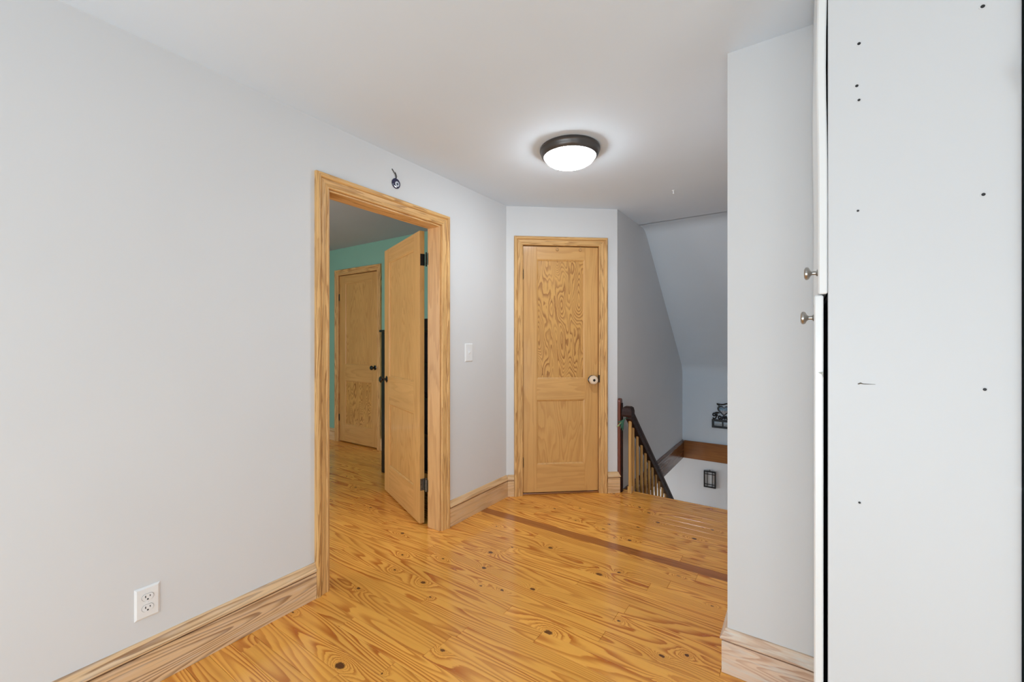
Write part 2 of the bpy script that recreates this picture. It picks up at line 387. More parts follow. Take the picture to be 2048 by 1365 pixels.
# room behind the camera
b = B(); b.box(-2.045, 2.3, -2.3, -2.2, 0, 0.1); b.box(-2.045, 2.3, -2.3, -2.2, 1.3, T); b.box(-2.045, -1.85, -2.3, -2.2, 0.1, 1.3); b.box(1.15, 2.3, -2.3, -2.2, 0.1, 1.3)
struct(b.obj('wall_back', 'wall'), 'white wall behind the camera with a wide window', 'wall')
b = B(); b.box(2.2, 2.3, -2.2, 1.92, 0, 0.15); b.box(2.2, 2.3, -2.2, 1.92, 1.3, T); b.box(2.2, 2.3, -2.2, -1.6, 0.15, 1.3); b.box(2.2, 2.3, 0.1, 1.92, 0.15, 1.3)
struct(b.obj('wall_side', 'wall'), 'white wall to the right of the camera with a window', 'wall')
def window(name, x0, x1, y0, y1, z0, z1, axis, label):
    e = empty(name, ((x0 + x1) / 2, (y0 + y1) / 2, z0), 0, label, 'window', kind='structure')
    ox, oy = e.location.x, e.location.y; L = (x1 - x0 if axis == 'x' else y1 - y0); h = z1 - z0
    def bb(a0, a1, c0, c1, q0, q1):
        b = B()
        if axis == 'x': b.box(a0, a1, q0, q1, c0, c1)
        else: b.box(q0, q1, a0, a1, c0, c1)
        return b
    for a in (-L / 2, L / 2 - 0.05): bb(a, a + 0.05, 0, h, -0.03, 0.03).obj('frame_upright', 'white_gloss', e)
    for c in (0, h - 0.05, h / 2 - 0.02): bb(-L / 2 + .05, L / 2 - .05, c, c + 0.05, -0.03, 0.03).obj('frame_rail', 'white_gloss', e)
    for c in (0.05, h / 2 + .03): bb(-L / 2 + .05, L / 2 - .05, c, c + h / 2 - .07, -0.003, 0.003).obj('pane', 'glass', e)
window('window_1', -1.85, 1.15, -2.25, -2.25, 0.1, 1.3, 'x', 'wide window behind the camera')
window('window_2', 2.25, 2.25, -1.6, 0.1, 0.15, 1.3, 'y', 'window in the wall to the right of the camera')
# the green room
b = B(); b.box(-4.9, -3.9, 3.75, 3.85, 0, T); b.box(-4.9, -4.82, 3.3, 3.75, 0, T); b.box(-4.02, -3.9, 3.3, 3.75, 0, T); b.box(-4.9, -3.9, 3.3, 3.85, T, T + .05)  # unseen box added behind the door so no sky light leaks under it
struct(b.obj('wall_light_block', 'wall'), 'unseen light-blocking box added behind the closed green-room door', 'wall')
b = B(); b.box(-5.6, -4.80, 3.2, 3.3, 0, T); b.box(-4.035, RX, 3.2, 3.3, 0, T); b.box(-4.80, -4.035, 3.2, 3.3, 2.085, T)
struct(b.obj('wall_green_far', 'green'), 'green wall around the closed door in the next room', 'wall')
b = B(); b.box(-5.7, -5.6, -0.6, 3.3, 0, T); struct(b.obj('wall_green_left', 'green'), 'green side wall deep in the next room', 'wall')
b = B(); b.box(-5.7, RX, -0.7, -0.6, 0, 0.65); b.box(-5.7, RX, -0.7, -0.6, 2.05, T); b.box(-5.7, -4.15, -0.7, -0.6, .65, 2.05); b.box(-2.65, RX, -0.7, -0.6, .65, 2.05)
struct(b.obj('wall_green_window', 'green'), 'green wall with the window of the next room', 'wall')
window('window_3', -4.15, -2.65, -0.65, -0.65, 0.65, 2.05, 'x', 'window lighting the green room')
window('window_4', -4.05, -4.05, 3.8, 5.4, -2.0, -0.6, 'y', 'downstairs window lighting the stairwell')
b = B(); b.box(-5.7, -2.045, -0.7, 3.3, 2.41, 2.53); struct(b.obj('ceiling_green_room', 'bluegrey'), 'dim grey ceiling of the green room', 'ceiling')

# ------------------------------------------------------------------ casings, baseboards
CP = [(0, 0), (0, .010), (.003, .0135), (.009, .0145), (.013, .011), (.016, .0105), (.019, .0125), (.040, .0155), (.043, .013), (.046, .019),
      (.051, .0225), (.059, .024), (.066, .022), (.069, .016), (.070, .006), (.070, 0)]
def casing_set(e, w, h, mv='casing', mh='casing_h', foot=0.0, cw=1.0):
    """opening 0..w, height h, local frame: x along wall, -y towards the viewer."""
    pr = [(u * cw, t) for u, t in CP]
    b = B(); b.loft([[(-u, -t, foot) for u, t in pr], [(-u, -t, h + u) for u, t in pr]]); b.obj('casing', mv, e)
    b = B(); b.loft([[(w + u, -t, foot) for u, t in pr], [(w + u, -t, h + u) for u, t in pr]]); b.obj('casing', mv, e)
    b = B(); b.loft([[(-u, -t, h + u) for u, t in pr], [(w + u, -t, h + u) for u, t in pr]]); b.obj('head_casing', mh, e)
def jamb_set(e, w, h, d, stop=None):
    j = 0.012
    for x0, x1 in ((-j, 0), (w, w + j)):
        b = B(); b.box(x0, x1, 0.0, d, 0, h + j); b.obj('jamb', 'jamb', e, bevel=0.001)
    b = B(); b.box(0, w, 0.0, d, h, h + j); b.obj('head_jamb', 'casing_h', e)
    if stop:
        y0, y1 = stop; s = 0.011
        b = B(); b.box(0, s, y0, y1, 0, h); b.obj('door_stop', 'jamb', e, bevel=0.001)
        b = B(); b.box(w - s, w, y0, y1, 0, h); b.obj('door_stop', 'jamb', e, bevel=0.001)
        b = B(); b.box(s, w - s, y0, y1, h - s, h); b.obj('door_stop', 'casing_h', e, bevel=0.001)
e = empty('trim_1', (WX, OY0, 0), 90, 'stripped pine casing around the open doorway in the left wall', 'door frame', kind='structure')
casing_set(e, OY1 - OY0, OH); jamb_set(e, OY1 - OY0, OH, WX - RX, (0.0, 0.105))
e = empty('trim_2', (P1.x + CDIR.x * CU0, P1.y + CDIR.y * CU0, 0), ANG, 'pine casing around the narrow closet door', 'door frame', kind='structure')
casing_set(e, CU1 - CU0, CH, cw=1.02); jamb_set(e, CU1 - CU0, CH, 0.11, (0.050, 0.09))
b = B(); b.box(0.0, CU1 - CU0, 0.004, 0.10, 0.0005, 0.013); b.obj('threshold', 'band', e, bevel=0.003)
e = empty('trim_3', (-4.79, 3.2, 0), 0, 'brown casing around the closed door in the green room', 'door frame', kind='structure')
casing_set(e, 0.745, 2.075); jamb_set(e, 0.745, 2.075, 0.10, (0.045, 0.085))

BP = [(0, 0), (0.018, 0), (0.018, 0.128), (0.016, 0.131)]
def baseboard(name, org, ang, u0, u1, mat, label, ends=('', ''), h=0.172, back=0.0):
    """board + cap moulding; local x along, -y out. ends: 'o' outside mitre"""
    e = empty(name, (org[0], org[1], 0), ang, label, 'baseboard', kind='structure')
    k = h / 0.172
    board = [(0, 0.0005), (0.018, 0.0005), (0.018, 0.1225 * k), (0.0165, 0.1245 * k), (0.007, 0.1247 * k), (0.007, 0.129 * k), (0, 0.129 * k)]
    cap = [(0, 0.1292 * k), (0.016, 0.1292 * k), (0.0225, 0.133 * k), (0.0235, 0.139 * k), (0.019, 0.144 * k), (0.0165, 0.149 * k), (0.012, 0.157 * k), (0.009, 0.166 * k), (0.006, 0.171 * k), (0, h)]
    for nm, pr in (('board', board), ('cap_moulding', cap)):
        r0 = [(u0 - (t if ends[0] == 'o' else -t * 0.9 if ends[0] == 'i' else 0), -t, z) for t, z in pr]
        r1 = [(u1 + (t if ends[1] == 'o' else 0), -t, z) for t, z in pr]
        b = B(); b.loft([r0, r1]); b.obj(nm, mat, e)
    return e
baseboard('baseboard_left', (WX, 0), 90, -2.2, OY0 - 0.0705, 'base', 'long bare pine baseboard below the outlet')
baseboard('baseboard_left_short', (WX, 0), 90, OY1 + 0.0705, 2.822, 'base_soft', 'short pale baseboard between doorway and closet corner')
baseboard('baseboard_closet_left', P1, ANG, 0.0, CU0 - 0.072, 'base_soft', 'tiny baseboard piece left of the closet door', ('', ''))
baseboard('baseboard_closet_right', P1, ANG, CU1 + 0.072, 0.915, 'base_soft', 'small baseboard block right of the closet door', ('', 'o'))
baseboard('baseboard_right', (0, 1.80), 0, -0.23, 0.04, 'base_white', 'whitewashed worn baseboard on the corner wall beside the white cabinet', ('o', ''), h=0.165)
baseboard('baseboard_right_return', (-0.23, 0), -90, -EDGE, -1.80, 'base_white', 'whitewashed baseboard wrapping round the corner wall', ('', 'o'), h=0.165)
baseboard('baseboard_green_left', (0, 3.2), 0, -5.6, -4.862, 'base_soft', 'baseboard left of the closed door in the green room', h=0.15)
baseboard('baseboard_green_right', (0, 3.2), 0, -3.974, RX, 'base_soft', 'baseboard right of the closed door in the green room', h=0.15)
# fascia band round the stairwell at floor level
e = empty('trim_4', (SX, 0, 0), 0, 'dark brown trim board along the stairwell side wall', 'trim', kind='structure')
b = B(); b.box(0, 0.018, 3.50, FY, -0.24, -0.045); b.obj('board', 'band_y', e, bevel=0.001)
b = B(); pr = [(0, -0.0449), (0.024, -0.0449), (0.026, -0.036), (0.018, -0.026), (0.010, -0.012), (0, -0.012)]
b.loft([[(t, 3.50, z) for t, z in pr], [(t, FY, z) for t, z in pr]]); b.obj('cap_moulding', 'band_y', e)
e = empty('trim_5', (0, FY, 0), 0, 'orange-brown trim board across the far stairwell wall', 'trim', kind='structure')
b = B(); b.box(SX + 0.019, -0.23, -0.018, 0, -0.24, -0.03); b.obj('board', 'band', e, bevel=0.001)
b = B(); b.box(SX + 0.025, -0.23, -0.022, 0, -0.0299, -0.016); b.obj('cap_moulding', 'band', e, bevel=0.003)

# ------------------------------------------------------------------ doors
def door_leaf(e, x0, w, h, z0, zs, st, pm, t=0.035):
    """zs = (bottom panel z0,z1, top panel z0,z1); local x0.., y 0..t"""
    a, bq, c, d = zs
    for xa in (x0, x0 + w - st):
        b = B(); b.box(xa, xa + st, 0, t, z0, z0 + h); b.obj('stile', 'stile', e, bevel=0.0012)
    for q0, q1 in ((z0, a), (bq, c), (d, z0 + h)):
        b = B(); b.box(x0 + st, x0 + w - st, 0.0002, t - 0.0002, q0, q1); b.obj('rail', 'rail', e, bevel=0.0008)
    for (q0, q1), m in zip(((a, bq), (c, d)), pm):
        X0, X1 = x0 + st, x0 + w - st
        b = B(); b.box(X0, X1, 0.010, t - 0.010, q0, q1); p = b.obj('panel', m, e)
        i = 0.011
        for ya, yb in ((0.002, 0.0098), (t - 0.002, t - 0.0098)):
            b = B()
            o4 = [(X0, q0), (X1, q0), (X1, q1), (X0, q1)]; i4 = [(X0 + i, q0 + i), (X1 - i, q0 + i), (X1 - i, q1 - i), (X0 + i, q1 - i)]
            m4 = [(X0 + .004, q0 + .004), (X1 - .004, q0 + .004), (X1 - .004, q1 - .004), (X0 + .004, q1 - .004)]
            vs = [(x, ya, z) for x, z in o4] + [(x, ya + (yb - ya) * .15, z) for x, z in m4] + [(x, ya + (yb - ya) * .7, z) for x, z in i4] + [(x, yb, z) for x, z in i4]
            fs = []
            for r in range(3):
                for k in range(4):
                    k2 = (k + 1) % 4; fs.append((r * 4 + k, r * 4 + k2, r * 4 + 4 + k2, r * 4 + 4 + k))
            b.add(vs, fs); b.obj('panel_moulding', 'stile', p)
def knob_black(e, x, y, z, s, mat='black'):
    """s=-1: towards -y, +1: towards +y"""
    b = B(); b.lathe([(0, 0), (.026, 0), (.027, .003), (.022, .007), (.010, .010), (.0085, .030), (.013, .036), (.023, .042), (.0265, .050), (.024, .058), (.014, .063), (0, .064)], (x, y, z), (0, s, 0))
    return b.obj('knob', mat, e, smooth=True)
def hinge_barrel(b, x, y, z, h=0.09):
    b.lathe([(0, 0), (.0035, .002), (.006, .006), (.003, .011), (.0062, .012), (.0062, h - .012), (.003, h - .011), (.006, h - .006), (.0035, h - .002), (0, h)], (x, y, z - h / 2), n=12)

# closet door (closed)
e = empty('door_1', (P1.x + CDIR.x * CU0, P1.y + CDIR.y * CU0, 0), ANG, 'closed narrow two-panel pine closet door with cream knob cover', 'door', kind='structure')
W1 = CU1 - CU0
for ch in (0,):
    door_leaf(e, 0.004, W1 - 0.008, 2.012, 0.018, (0.244, 0.773, 0.945, 1.926), 0.113, ('panel_soft', 'panel'))
for o in [c for c in e.children]: o.location.y = 0.012
for z in (1.80, 0.265):
    b = B(); hinge_barrel(b, 0.001, 0.006, z); o = b.obj('hinge', 'iron', e, smooth=True)
kx = 0.704 - CU0
b = B(); b.lathe([(0, 0), (.036, 0), (.0365, .003), (.032, .007), (.012, .010), (.012, .03), (0, .03)], (kx, 0.0118, 0.936), (0, -1, 0)); rose = b.obj('knob_rose', 'black', e, smooth=True)
b = B(); b.lathe([(0.008, .018), (.024, .018), (.034, .024), (.037, .036), (.036, .050), (.030, .060), (.018, .064), (.011, .064), (.010, .050), (.008, .018)], (kx, 0.0118, 0.936), (0, -1, 0), n=32)
o = b.obj('knob_cover', 'cream', e, smooth=True); o['label'] = 'cream child-safety knob cover'
b = B(); b.lathe([(0, .045), (.0112, .045), (.0112, .0605), (0, .062)], (kx, 0.0118, 0.936), (0, -1, 0)); b.obj('knob_centre', 'black', o, smooth=True)
b = B(); b.box(W1 - 0.003, W1 + 0.004, -0.0165, 0.010, 0.915, 0.975); b.obj('strike_plate', 'black', e, bevel=0.001)
for hx in (0.41 - CU0, 0.603 - CU0):
    b = B(); b.lathe([(0, 0), (.0115, 0), (.0125, .004), (.0105, .010), (0, .012)], (hx, 0.0118, 2.006), (0, -1, 0), n=16)
    b.box(hx - .003, hx + .003, 0.006, 0.0118, 2.008, 2.032); b.obj('over_door_hook', 'tan', e, smooth=True)

# open doorway door
PIN = (-2.132, 2.077)
e = empty('door_2', (PIN[0], PIN[1], 0), 157.3, 'open two-panel pine door swung into the green room', 'door', kind='structure')
door_leaf(e, 0.003, 0.803, 2.0, 0.010, (0.235, 0.745, 0.965, 1.90), 0.118, ('panel_soft', 'panel_soft'))
knob_black(e, 0.806 - 0.062, 0.035, 0.94, 1); knob_black(e, 0.806 - 0.062, 0.0, 0.94, -1)
inv = Matrix.Rotation(-R(157.3), 3, 'Z')
for z, m in ((1.812, 'iron'), (0.274, 'pewter')):
    b = B(); bq = inv @ Vector((-2.1105 - PIN[0], 2.0715 - PIN[1], 0)); hinge_barrel(b, bq.x, bq.y, z, 0.098)
    b.box(0.0012, 0.0029, -0.002, 0.030, z - .04, z + .04)
    pts = []
    for (X, Y, Z) in [(x, y, zz) for zz in (z - .04, z + .04) for (x, y) in ((RX + 0.001, OY1 - .0016), (RX + 0.034, OY1 - .0016), (RX + 0.034, OY1 - .0003), (RX + 0.001, OY1 - .0003))]:
        pts.append(inv @ Vector((X - PIN[0], Y - PIN[1], Z)))
    b.add(pts, [(0, 1, 2, 3), (4, 5, 6, 7), (0, 1, 5, 4), (1, 2, 6, 5), (2, 3, 7, 6), (3, 0, 4, 7)])
    hg = b.obj('hinge', m, e, smooth=True)
    for dz in (-.026, 0.0, .026):
        b = B(); b.lathe([(0, 0), (.003, 0), (.002, .0008), (0, .001)], (0.0011, 0.018 + (0.006 if dz == 0 else 0), z + dz), (-1, 0, 0), n=8); b.obj('screw', 'iron', hg)

# closed door in the green room
e = empty('door_3', (-4.79, 3.2, 0), 0, 'closed two-panel wooden door in the green wall', 'door', kind='structure')
door_leaf(e, 0.004, 0.737, 2.055, 0.012, (0.22, 0.768, 0.965, 1.972), 0.112, ('panel', 'panel_soft'))
for o in [c for c in e.children]: o.location.y = 0.006
for z in (1.80, 0.30):
    b = B(); hinge_barrel(b, 0.001, 0.0, z); b.obj('hinge', 'iron', e, smooth=True)
knob_black(e, 0.69, 0.006, 0.945, -1)

# ------------------------------------------------------------------ ceiling lamp
LX, LY = -1.085, 2.185
e = empty('ceiling_lamp', (LX, LY, CEIL), 0, 'lit round flush ceiling lamp with dark bronze rim and frosted dome', 'lamp')
b = B(); b.lathe([(0.10, -0.0005), (.166, -0.0005), (.170, -.006), (.170, -.016), (.166, -.020), (.164, -.032), (.158, -.045), (.149, -.052), (.144, -.050), (.140, -.020), (.10, -.010)], n=64)
b.obj('lamp_rim', 'bronze', e, smooth=True)
b = B(); b.lathe([(.139, -.012), (.142, -.050), (.139, -.059), (.130, -.070), (.114, -.081), (.090, -.090), (.060, -.0965), (.030, -.0995), (0, -.1005)], n=64)
b.obj('glass_dome', 'glow', e, smooth=True)
b = B(); b.tube([(-.012, -.148, -.050), (-.012, -.150, -.072), (-.011, -.146, -.086)], .0022); b.obj('clip', 'plastic', e, smooth=True)
b = B(); b.lathe([(0, 0), (.011, 0), (.010, -.004), (.004, -.006), (.0035, -.014), (.0055, -.020), (.0045, -.026), (0, -.028)], (0, 0, 0), n=16)
o = b.obj('ceiling_hook', 'plastic', smooth=True); o.location = (-0.763, 3.213, CEIL); tag(o, 'tiny white hook screwed into the ceiling near the stairs', 'hook')

# ------------------------------------------------------------------ wall fittings on the left wall
def plate(e, w, h, d=0.006):
    b = B(); i = 0.006
    b.loft([[(-w / 2, 0, -h / 2), (w / 2, 0, -h / 2), (w / 2, 0, h / 2), (-w / 2, 0, h / 2)],
            [(-w / 2, -.002, -h / 2), (w / 2, -.002, -h / 2), (w / 2, -.002, h / 2), (-w / 2, -.002, h / 2)],
            [(-w / 2 + i, -d, -h / 2 + i), (w / 2 - i, -d, -h / 2 + i), (w / 2 - i, -d, h / 2 - i), (-w / 2 + i, -d, h / 2 - i)]])
    return b.obj('cover_plate', 'plastic', e)
e = empty('light_switch', (WX, 2.350, 1.173), 90, 'white light switch plate right of the open doorway', 'switch')
plate(e, 0.082, 0.130)
b = B(); b.box(-.006, .006, -.008, -.0061, -.0135, .0135); b.obj('toggle_slot', 'plastic', e, bevel=.0005)
b = B(); b.loft([[(-.004, -.008, -.006), (.004, -.008, -.006), (.004, -.008, .006), (-.004, -.008, .006)], [(-.003, -.020, .004), (.003, -.020, .004), (.003, -.020, .011), (-.003, -.020, .011)]]); b.obj('toggle', 'plastic', e, bevel=.0006)
for z in (-.03, .03):
    b = B(); b.lathe([(0, .006), (.0032, .006), (.0025, .0072), (0, .0074)], (0, 0, z), (0, -1, 0), n=12); b.obj('screw', 'milk', e, smooth=True)
e = empty('wall_outlet', (WX, 0.537, 0.3065), 90, 'white duplex electrical outlet above the long bare baseboard', 'outlet')
plate(e, 0.073, 0.114)
for z in (-.0195, .0195):
    pts = [(.0168 * math.cos(a), .0138 * max(-.86, min(.86, math.sin(a)))) for a in [2 * math.pi * k / 28 for k in range(28)]]
    b = B(); b.loft([[(x, -.0061, z + q) for x, q in pts], [(x, -.0078, z + q) for x, q in pts]]); f = b.obj('socket_face', 'plastic', e)
    b = B(); b.loft([[(x * 1.06, -.0061, z + q * 1.06) for x, q in pts], [(x * 1.06, -.0066, z + q * 1.06) for x, q in pts]]); b.obj('socket_gap', 'gap_grey', f)
    b = B(); b.box(-.0078, -.0054, -.0084, -.0079, z - .001, z + .0065); b.obj('slot', 'slot', f)
    b = B(); b.box(.0056, .0076, -.0084, -.0079, z + .000, z + .0062); b.obj('slot', 'slot', f)
    b = B(); b.lathe([(0, 0), (.0027, 0), (.0027, .0005), (0, .0005)], (0, -.0079, z - .0075), (0, -1, 0), n=12); b.obj('ground_hole', 'slot', f)
b = B(); b.lathe([(0, .006), (.0028, .006), (.0022, .0072), (0, .0074)], (0, 0, 0), (0, -1, 0), n=12); b.obj('screw', 'milk', e, smooth=True)
# eye bead charm
e = empty('eye_charm', (WX, 1.687, 2.182), 90, 'dark blue glass eye bead hanging on a cord above the doorway', 'charm')
def disc(r0, d, dz=0.0, sx=1.0, dx=0.0, n=32): return B().lathe([(0, 0), (r0, 0), (r0, d * .5), (r0 * .9, d * .85), (r0 * .6, d), (0, d)], (dx, 0, dz), (0, -1, 0), n=n)
bd = disc(.030, .010).obj('bead', 'bead_blue', e, smooth=True)
for r, yy, m in ((.0155, -.0096, 'bead_white'), (.0095, -.0108, 'bead_sky'), (.005, -.0119, 'slot')):
    b = B(); b.lathe([(0, 0), (r, 0), (r * .95, .0012), (0, .0015)], (.003, yy, -.004), (0, -1, 0), n=24)
    b.obj('eye_ring', m, bd, smooth=True)
b = B(); b.tube([(0, -.004, .029), (-.004, -.005, .045), (-.004, -.005, .050), (-.020, -.004, .066), (-.030, -.003, .077)], .0022); b.obj('cord', 'cord', e, smooth=True)
b = B(); b.tube([(0, -.004, .029), (.004, -.005, .042), (-.003, -.006, .052), (-.010, -.006, .064)], .0016); b.obj('cord_loop', 'cord', e, smooth=True)

# ------------------------------------------------------------------ stair railing and stairs
RXC = -1.165
TAN = 0.841
e = empty('stair_railing', (RXC, 3.42, 0), 0, 'dark handrail with honey dowel balusters going down the stairs', 'railing')
def zr(y): return 0.717 - TAN * (y - 3.42)          # top of the handrail
hp = [(-.024, -.102), (.024, -.102), (.024, -.056), (.031, -.040), (.031, -.012), (.022, -.002), (.010, 0), (-.010, 0), (-.022, -.002), (-.031, -.012), (-.031, -.040), (-.024, -.056)]
y0, y1 = 0.0, 2.28
b = B(); b.loft([[(u, y, zr(3.42 + y) + z) for u, z in hp] for y in (y0, y1)]); b.obj('handrail', 'rail_dark', e)
b = B(); b.loft([[(-.035, -.045, .64), (.035, -.045, .64), (.035, .025, .64), (-.035, .025, .64)], [(-.040, -.050, .655), (.040, -.050, .655), (.040, .03, .655), (-.040, .03, .655)],
                 [(-.040, -.050, .685), (.040, -.050, .685), (.040, .03, .685), (-.040, .03, .685)], [(-.034, -.044, .712), (.034, -.044, .712), (.034, .025, .712), (-.034, .025, .712)],
                 [(-.022, -.030, .722), (.022, -.030, .722), (.022, .012, .722), (-.022, .012, .722)]]); b.obj('rail_end_block', 'rail_dark', e)
ys = [3.532, 3.644, 3.761, 3.875, 3.985, 4.092, 4.208, 4.318, 4.433, 4.546, 4.66, 4.775, 4.89, 5.0, 5.11]
def tread_z(y): return -0.193 * (math.floor((y - 3.515) / 0.23) + 1)
b = B(); b.box(-.016, .016, 0.020, .052, 0.0005, .055); b.lathe([(.0145, .055), (.0145, .645)], (0, .036, 0), n=14)
b.obj('newel_baluster', 'baluster', e, smooth=True)
for y in ys:
    zt = tread_z(y)
    b = B(); b.lathe([(.0115, zt + .001), (.013, zt + .08), (.0135, (zt + zr(y)) / 2), (.0115, zr(y) - .094)], (0, y - 3.42, 0), n=12)
    b.obj('baluster', 'baluster', e, smooth=True)
# wall newel with rounded top
e2 = empty('wall_newel_post', (-1.247, 3.446, 0), 0, 'dark red rounded-top newel post fixed to the wall end', 'post')
pts = [(-.026, 0.0005), (.026, 0.0005)] + [(.026 * math.cos(R(a)), .752 + .026 * math.sin(R(a))) for a in range(0, 181, 20)]
b = B(); b.loft([[(-.012, y, z) for y, z in pts], [(.012, y, z) for y, z in pts]]); b.obj('post', 'post_red', e2, bevel=0.002)
b = B(); b.box(.0125, .022, -.014, .014, .0005, .74); b.obj('back_strip', 'rail_dark', e2, bevel=0.003)
# little green ribbon tied under the rail end
e3 = empty('green_ribbon_tie', (RXC - .035, 3.395, .580), 0, 'small green ribbon tied under the handrail end', 'ribbon')
for k, (dx, dz, m) in enumerate(((-.035, -.02, 'ribbon'), (-.045, .012, 'ribbon'), (-.02, -.045, 'ribbon'), (-.05, -.03, 'leaf2'), (.0, -.055, 'ribbon'))):
    b = B(); b.tube([(0.01, 0, .04), (dx * .3, -.006, .015 + dz * .2), (dx * .8, -.012, dz * .8), (dx, -.01 - .003 * k, dz)], [.003, .006, .006, .001], n=6); b.obj('ribbon_strand', m, e3, smooth=True)
b = B(); b.tube([(0.01, 0, .04), (.022, .004, .046), (.03, .01, .05)], .004, n=6); b.obj('knot', 'ribbon', e3, smooth=True)

e = empty('staircase', (SX, EDGE, 0), 0, 'wooden stairs dropping away below the floor edge', 'stairs', kind='structure')
for k in range(7):
    y = 0.028 + k * 0.23; z = -0.193 * (k + 1)
    b = B(); b.box(0.02, 1.0, y, y + 0.255, z - .028, z); b.obj('tread', 'plank', e, bevel=.004)
    b = B(); b.box(0.02, 1.0, y - 0.002 if k else 0.004, y + 0.016, z + 0.0002, z + 0.193 - (.0285 if k else .033)); b.obj('riser', 'base_soft', e)
b = B(); b.box(0.02, 1.0, 0.028 + 7 * .23 + .02, FY - EDGE - .002, -1.38 - .16, -1.38 - .13); b.obj('landing', 'plank', e)

# ------------------------------------------------------------------ wall decorations in the stairwell
e = empty('photo_plaque', (-0.91, FY - 0.001, 0.184), 0, 'black metal family photo plaque with a heart on the far stair wall', 'plaque')
# lower frame
fw, fh = 0.40, 0.105
b = B(); t = .026
b.box(0, fw, -.016, 0, 0, t); b.box(0, fw, -.016, 0, fh - t, fh); b.box(0, t, -.016, 0, t, fh - t); b.box(fw - t, fw, -.016, 0, t, fh - t)
b.box(.115, .13, -.016, 0, t, fh - t); b.box(.27, .285, -.016, 0, t, fh - t)
b.obj('frame', 'metal_black', e)
for a, c in ((t, .115), (.13, .27), (.285, fw - t)):
    b = B(); b.box(a, c, -.006, -.001, t, fh - t); b.obj('photo', 'photo_b', e)
def heart(cx, cz, s, n=28):
    r = []
    for k in range(n):
        a = 2 * math.pi * k / n
        r.append((cx + s * 16 * math.sin(a) ** 3 / 16, cz + s * (13 * math.cos(a) - 5 * math.cos(2 * a) - 2 * math.cos(3 * a) - math.cos(4 * a)) / 16))
    return r
ho = heart(.135, .222, .075); hi = heart(.135, .222, .054); n = len(ho)
b = B()
vs = [(x, -.016, z) for x, z in ho] + [(x, -.016, z) for x, z in hi] + [(x, 0, z) for x, z in ho] + [(x, 0, z) for x, z in hi]
fs = []
for k in range(n):
    k2 = (k + 1) % n
    fs += [(k, k2, n + k2, n + k), (2 * n + k, 3 * n + k, 3 * n + k2, 2 * n + k2), (k, 2 * n + k, 2 * n + k2, k2), (n + k, n + k2, 3 * n + k2, 3 * n + k)]
b.add(vs, fs); b.obj('heart_frame', 'metal_black', e)
b = B(); b.loft([[(x, -.006, z) for x, z in heart(.135, .222, .056)], [(x, -.001, z) for x, z in heart(.135, .222, .056)]]); b.obj('heart_photo', 'photo_a', e)
# script lettering F a m i l y as bent rod
def stroke(pts, name='letter', r=.0065):
    P = [Vector((x, -.008, z)) for x, z in pts]; q = []
    for i in range(len(P) - 1):
        p0, p1, p2, p3 = P[max(i - 1, 0)], P[i], P[i + 1], P[min(i + 2, len(P) - 1)]
        for u in (0, .25, .5, .75):
            q.append(0.5 * ((2 * p1) + (p2 - p0) * u + (2 * p0 - 5 * p1 + 4 * p2 - p3) * u * u + (3 * p1 - p0 - 3 * p2 + p3) * u ** 3))
    q.append(P[-1]); return q
bz = fh
L = [[(.030, bz + .078), (.012, bz + .062), (.018, bz + .042), (.040, bz + .050), (.036, bz + .075), (.055, bz + .086), (.085, bz + .080)],
     [(.058, bz + .080), (.052, bz + .045), (.040, bz + .012), (.020, bz + .006), (.012, bz + .020)], [(.034, bz + .046), (.066, bz + .050)],
     [(.100, bz + .040), (.082, bz + .044), (.074, bz + .022), (.086, bz + .006), (.100, bz + .024), (.102, bz + .042), (.102, bz + .010), (.114, bz + .008)],
     [(.118, bz + .042), (.122, bz + .008), (.126, bz + .034), (.138, bz + .044), (.144, bz + .008), (.150, bz + .036), (.162, bz + .044), (.168, bz + .012), (.180, bz + .010)],
     [(.190, bz + .042), (.190, bz + .012), (.202, bz + .008)], [(.190, bz + .060), (.191, bz + .064)],
     [(.210, bz + .020), (.232, bz + .070), (.222, bz + .086), (.212, bz + .060), (.214, bz + .012), (.230, bz + .010)],
     [(.242, bz + .044), (.244, bz + .016), (.258, bz + .014), (.268, bz + .044), (.266, bz - .004), (.262, bz + .006)]]
for s in L:
    b = B(); b.tube(stroke(s), .0082, n=6); b.obj('script_letter', 'metal_black', e, smooth=True)
b = B(); b.tube(stroke([(.055, .298), (.10, .292), (.135, .296), (.17, .308), (.21, .300)]), .0085, n=6); b.tube([(.055, -.008, .300), (.068, -.008, .282)], .006, n=6); b.obj('top_bar', 'metal_black', e, smooth=True)
b = B(); b.tube([(.08, -.008, .292), (.075, -.008, .24)], .005, n=6); b.obj('support_rod', 'metal_black', e, smooth=True)
b = B(); b.tube([(.185, -.008, .30), (.195, -.008, .24), (.23, -.008, .19)], .005, n=6); b.obj('support_rod', 'metal_black', e, smooth=True)

e = empty('grid_frame', (-0.934, FY - 0.001, -0.5685), 0, 'small black grid frame with pale panes on the lower stair wall', 'wall frame')
w2, h2 = .137, .205; a = -w2 / 2; t = .013
for x0, x1 in ((a, a + t), (-a - t, -a)):
    b = B(); b.box(x0, x1, -.02, 0, 0, h2); b.obj('frame_side', 'metal_black', e)
for z0 in (0, h2 - t):
    b = B(); b.box(a + t, -a - t, -.02, 0, z0, z0 + t); b.obj('frame_rail', 'metal_black', e)
for x in (a + .040, -a - .040):
    b = B(); b.box(x - .003, x + .003, -.018, -.006, t, h2 - t); b.obj('grid_bar', 'metal_black', e)
for z in (.040, h2 - .040):
    b = B(); b.box(a + t, -a - t, -.0175, -.0065, z - .003, z + .003); b.obj('grid_bar', 'metal_black', e)
xs = [a + t, a + .040, -a - .040, -a - t]; zs = [t, .040, h2 - .040, h2 - t]
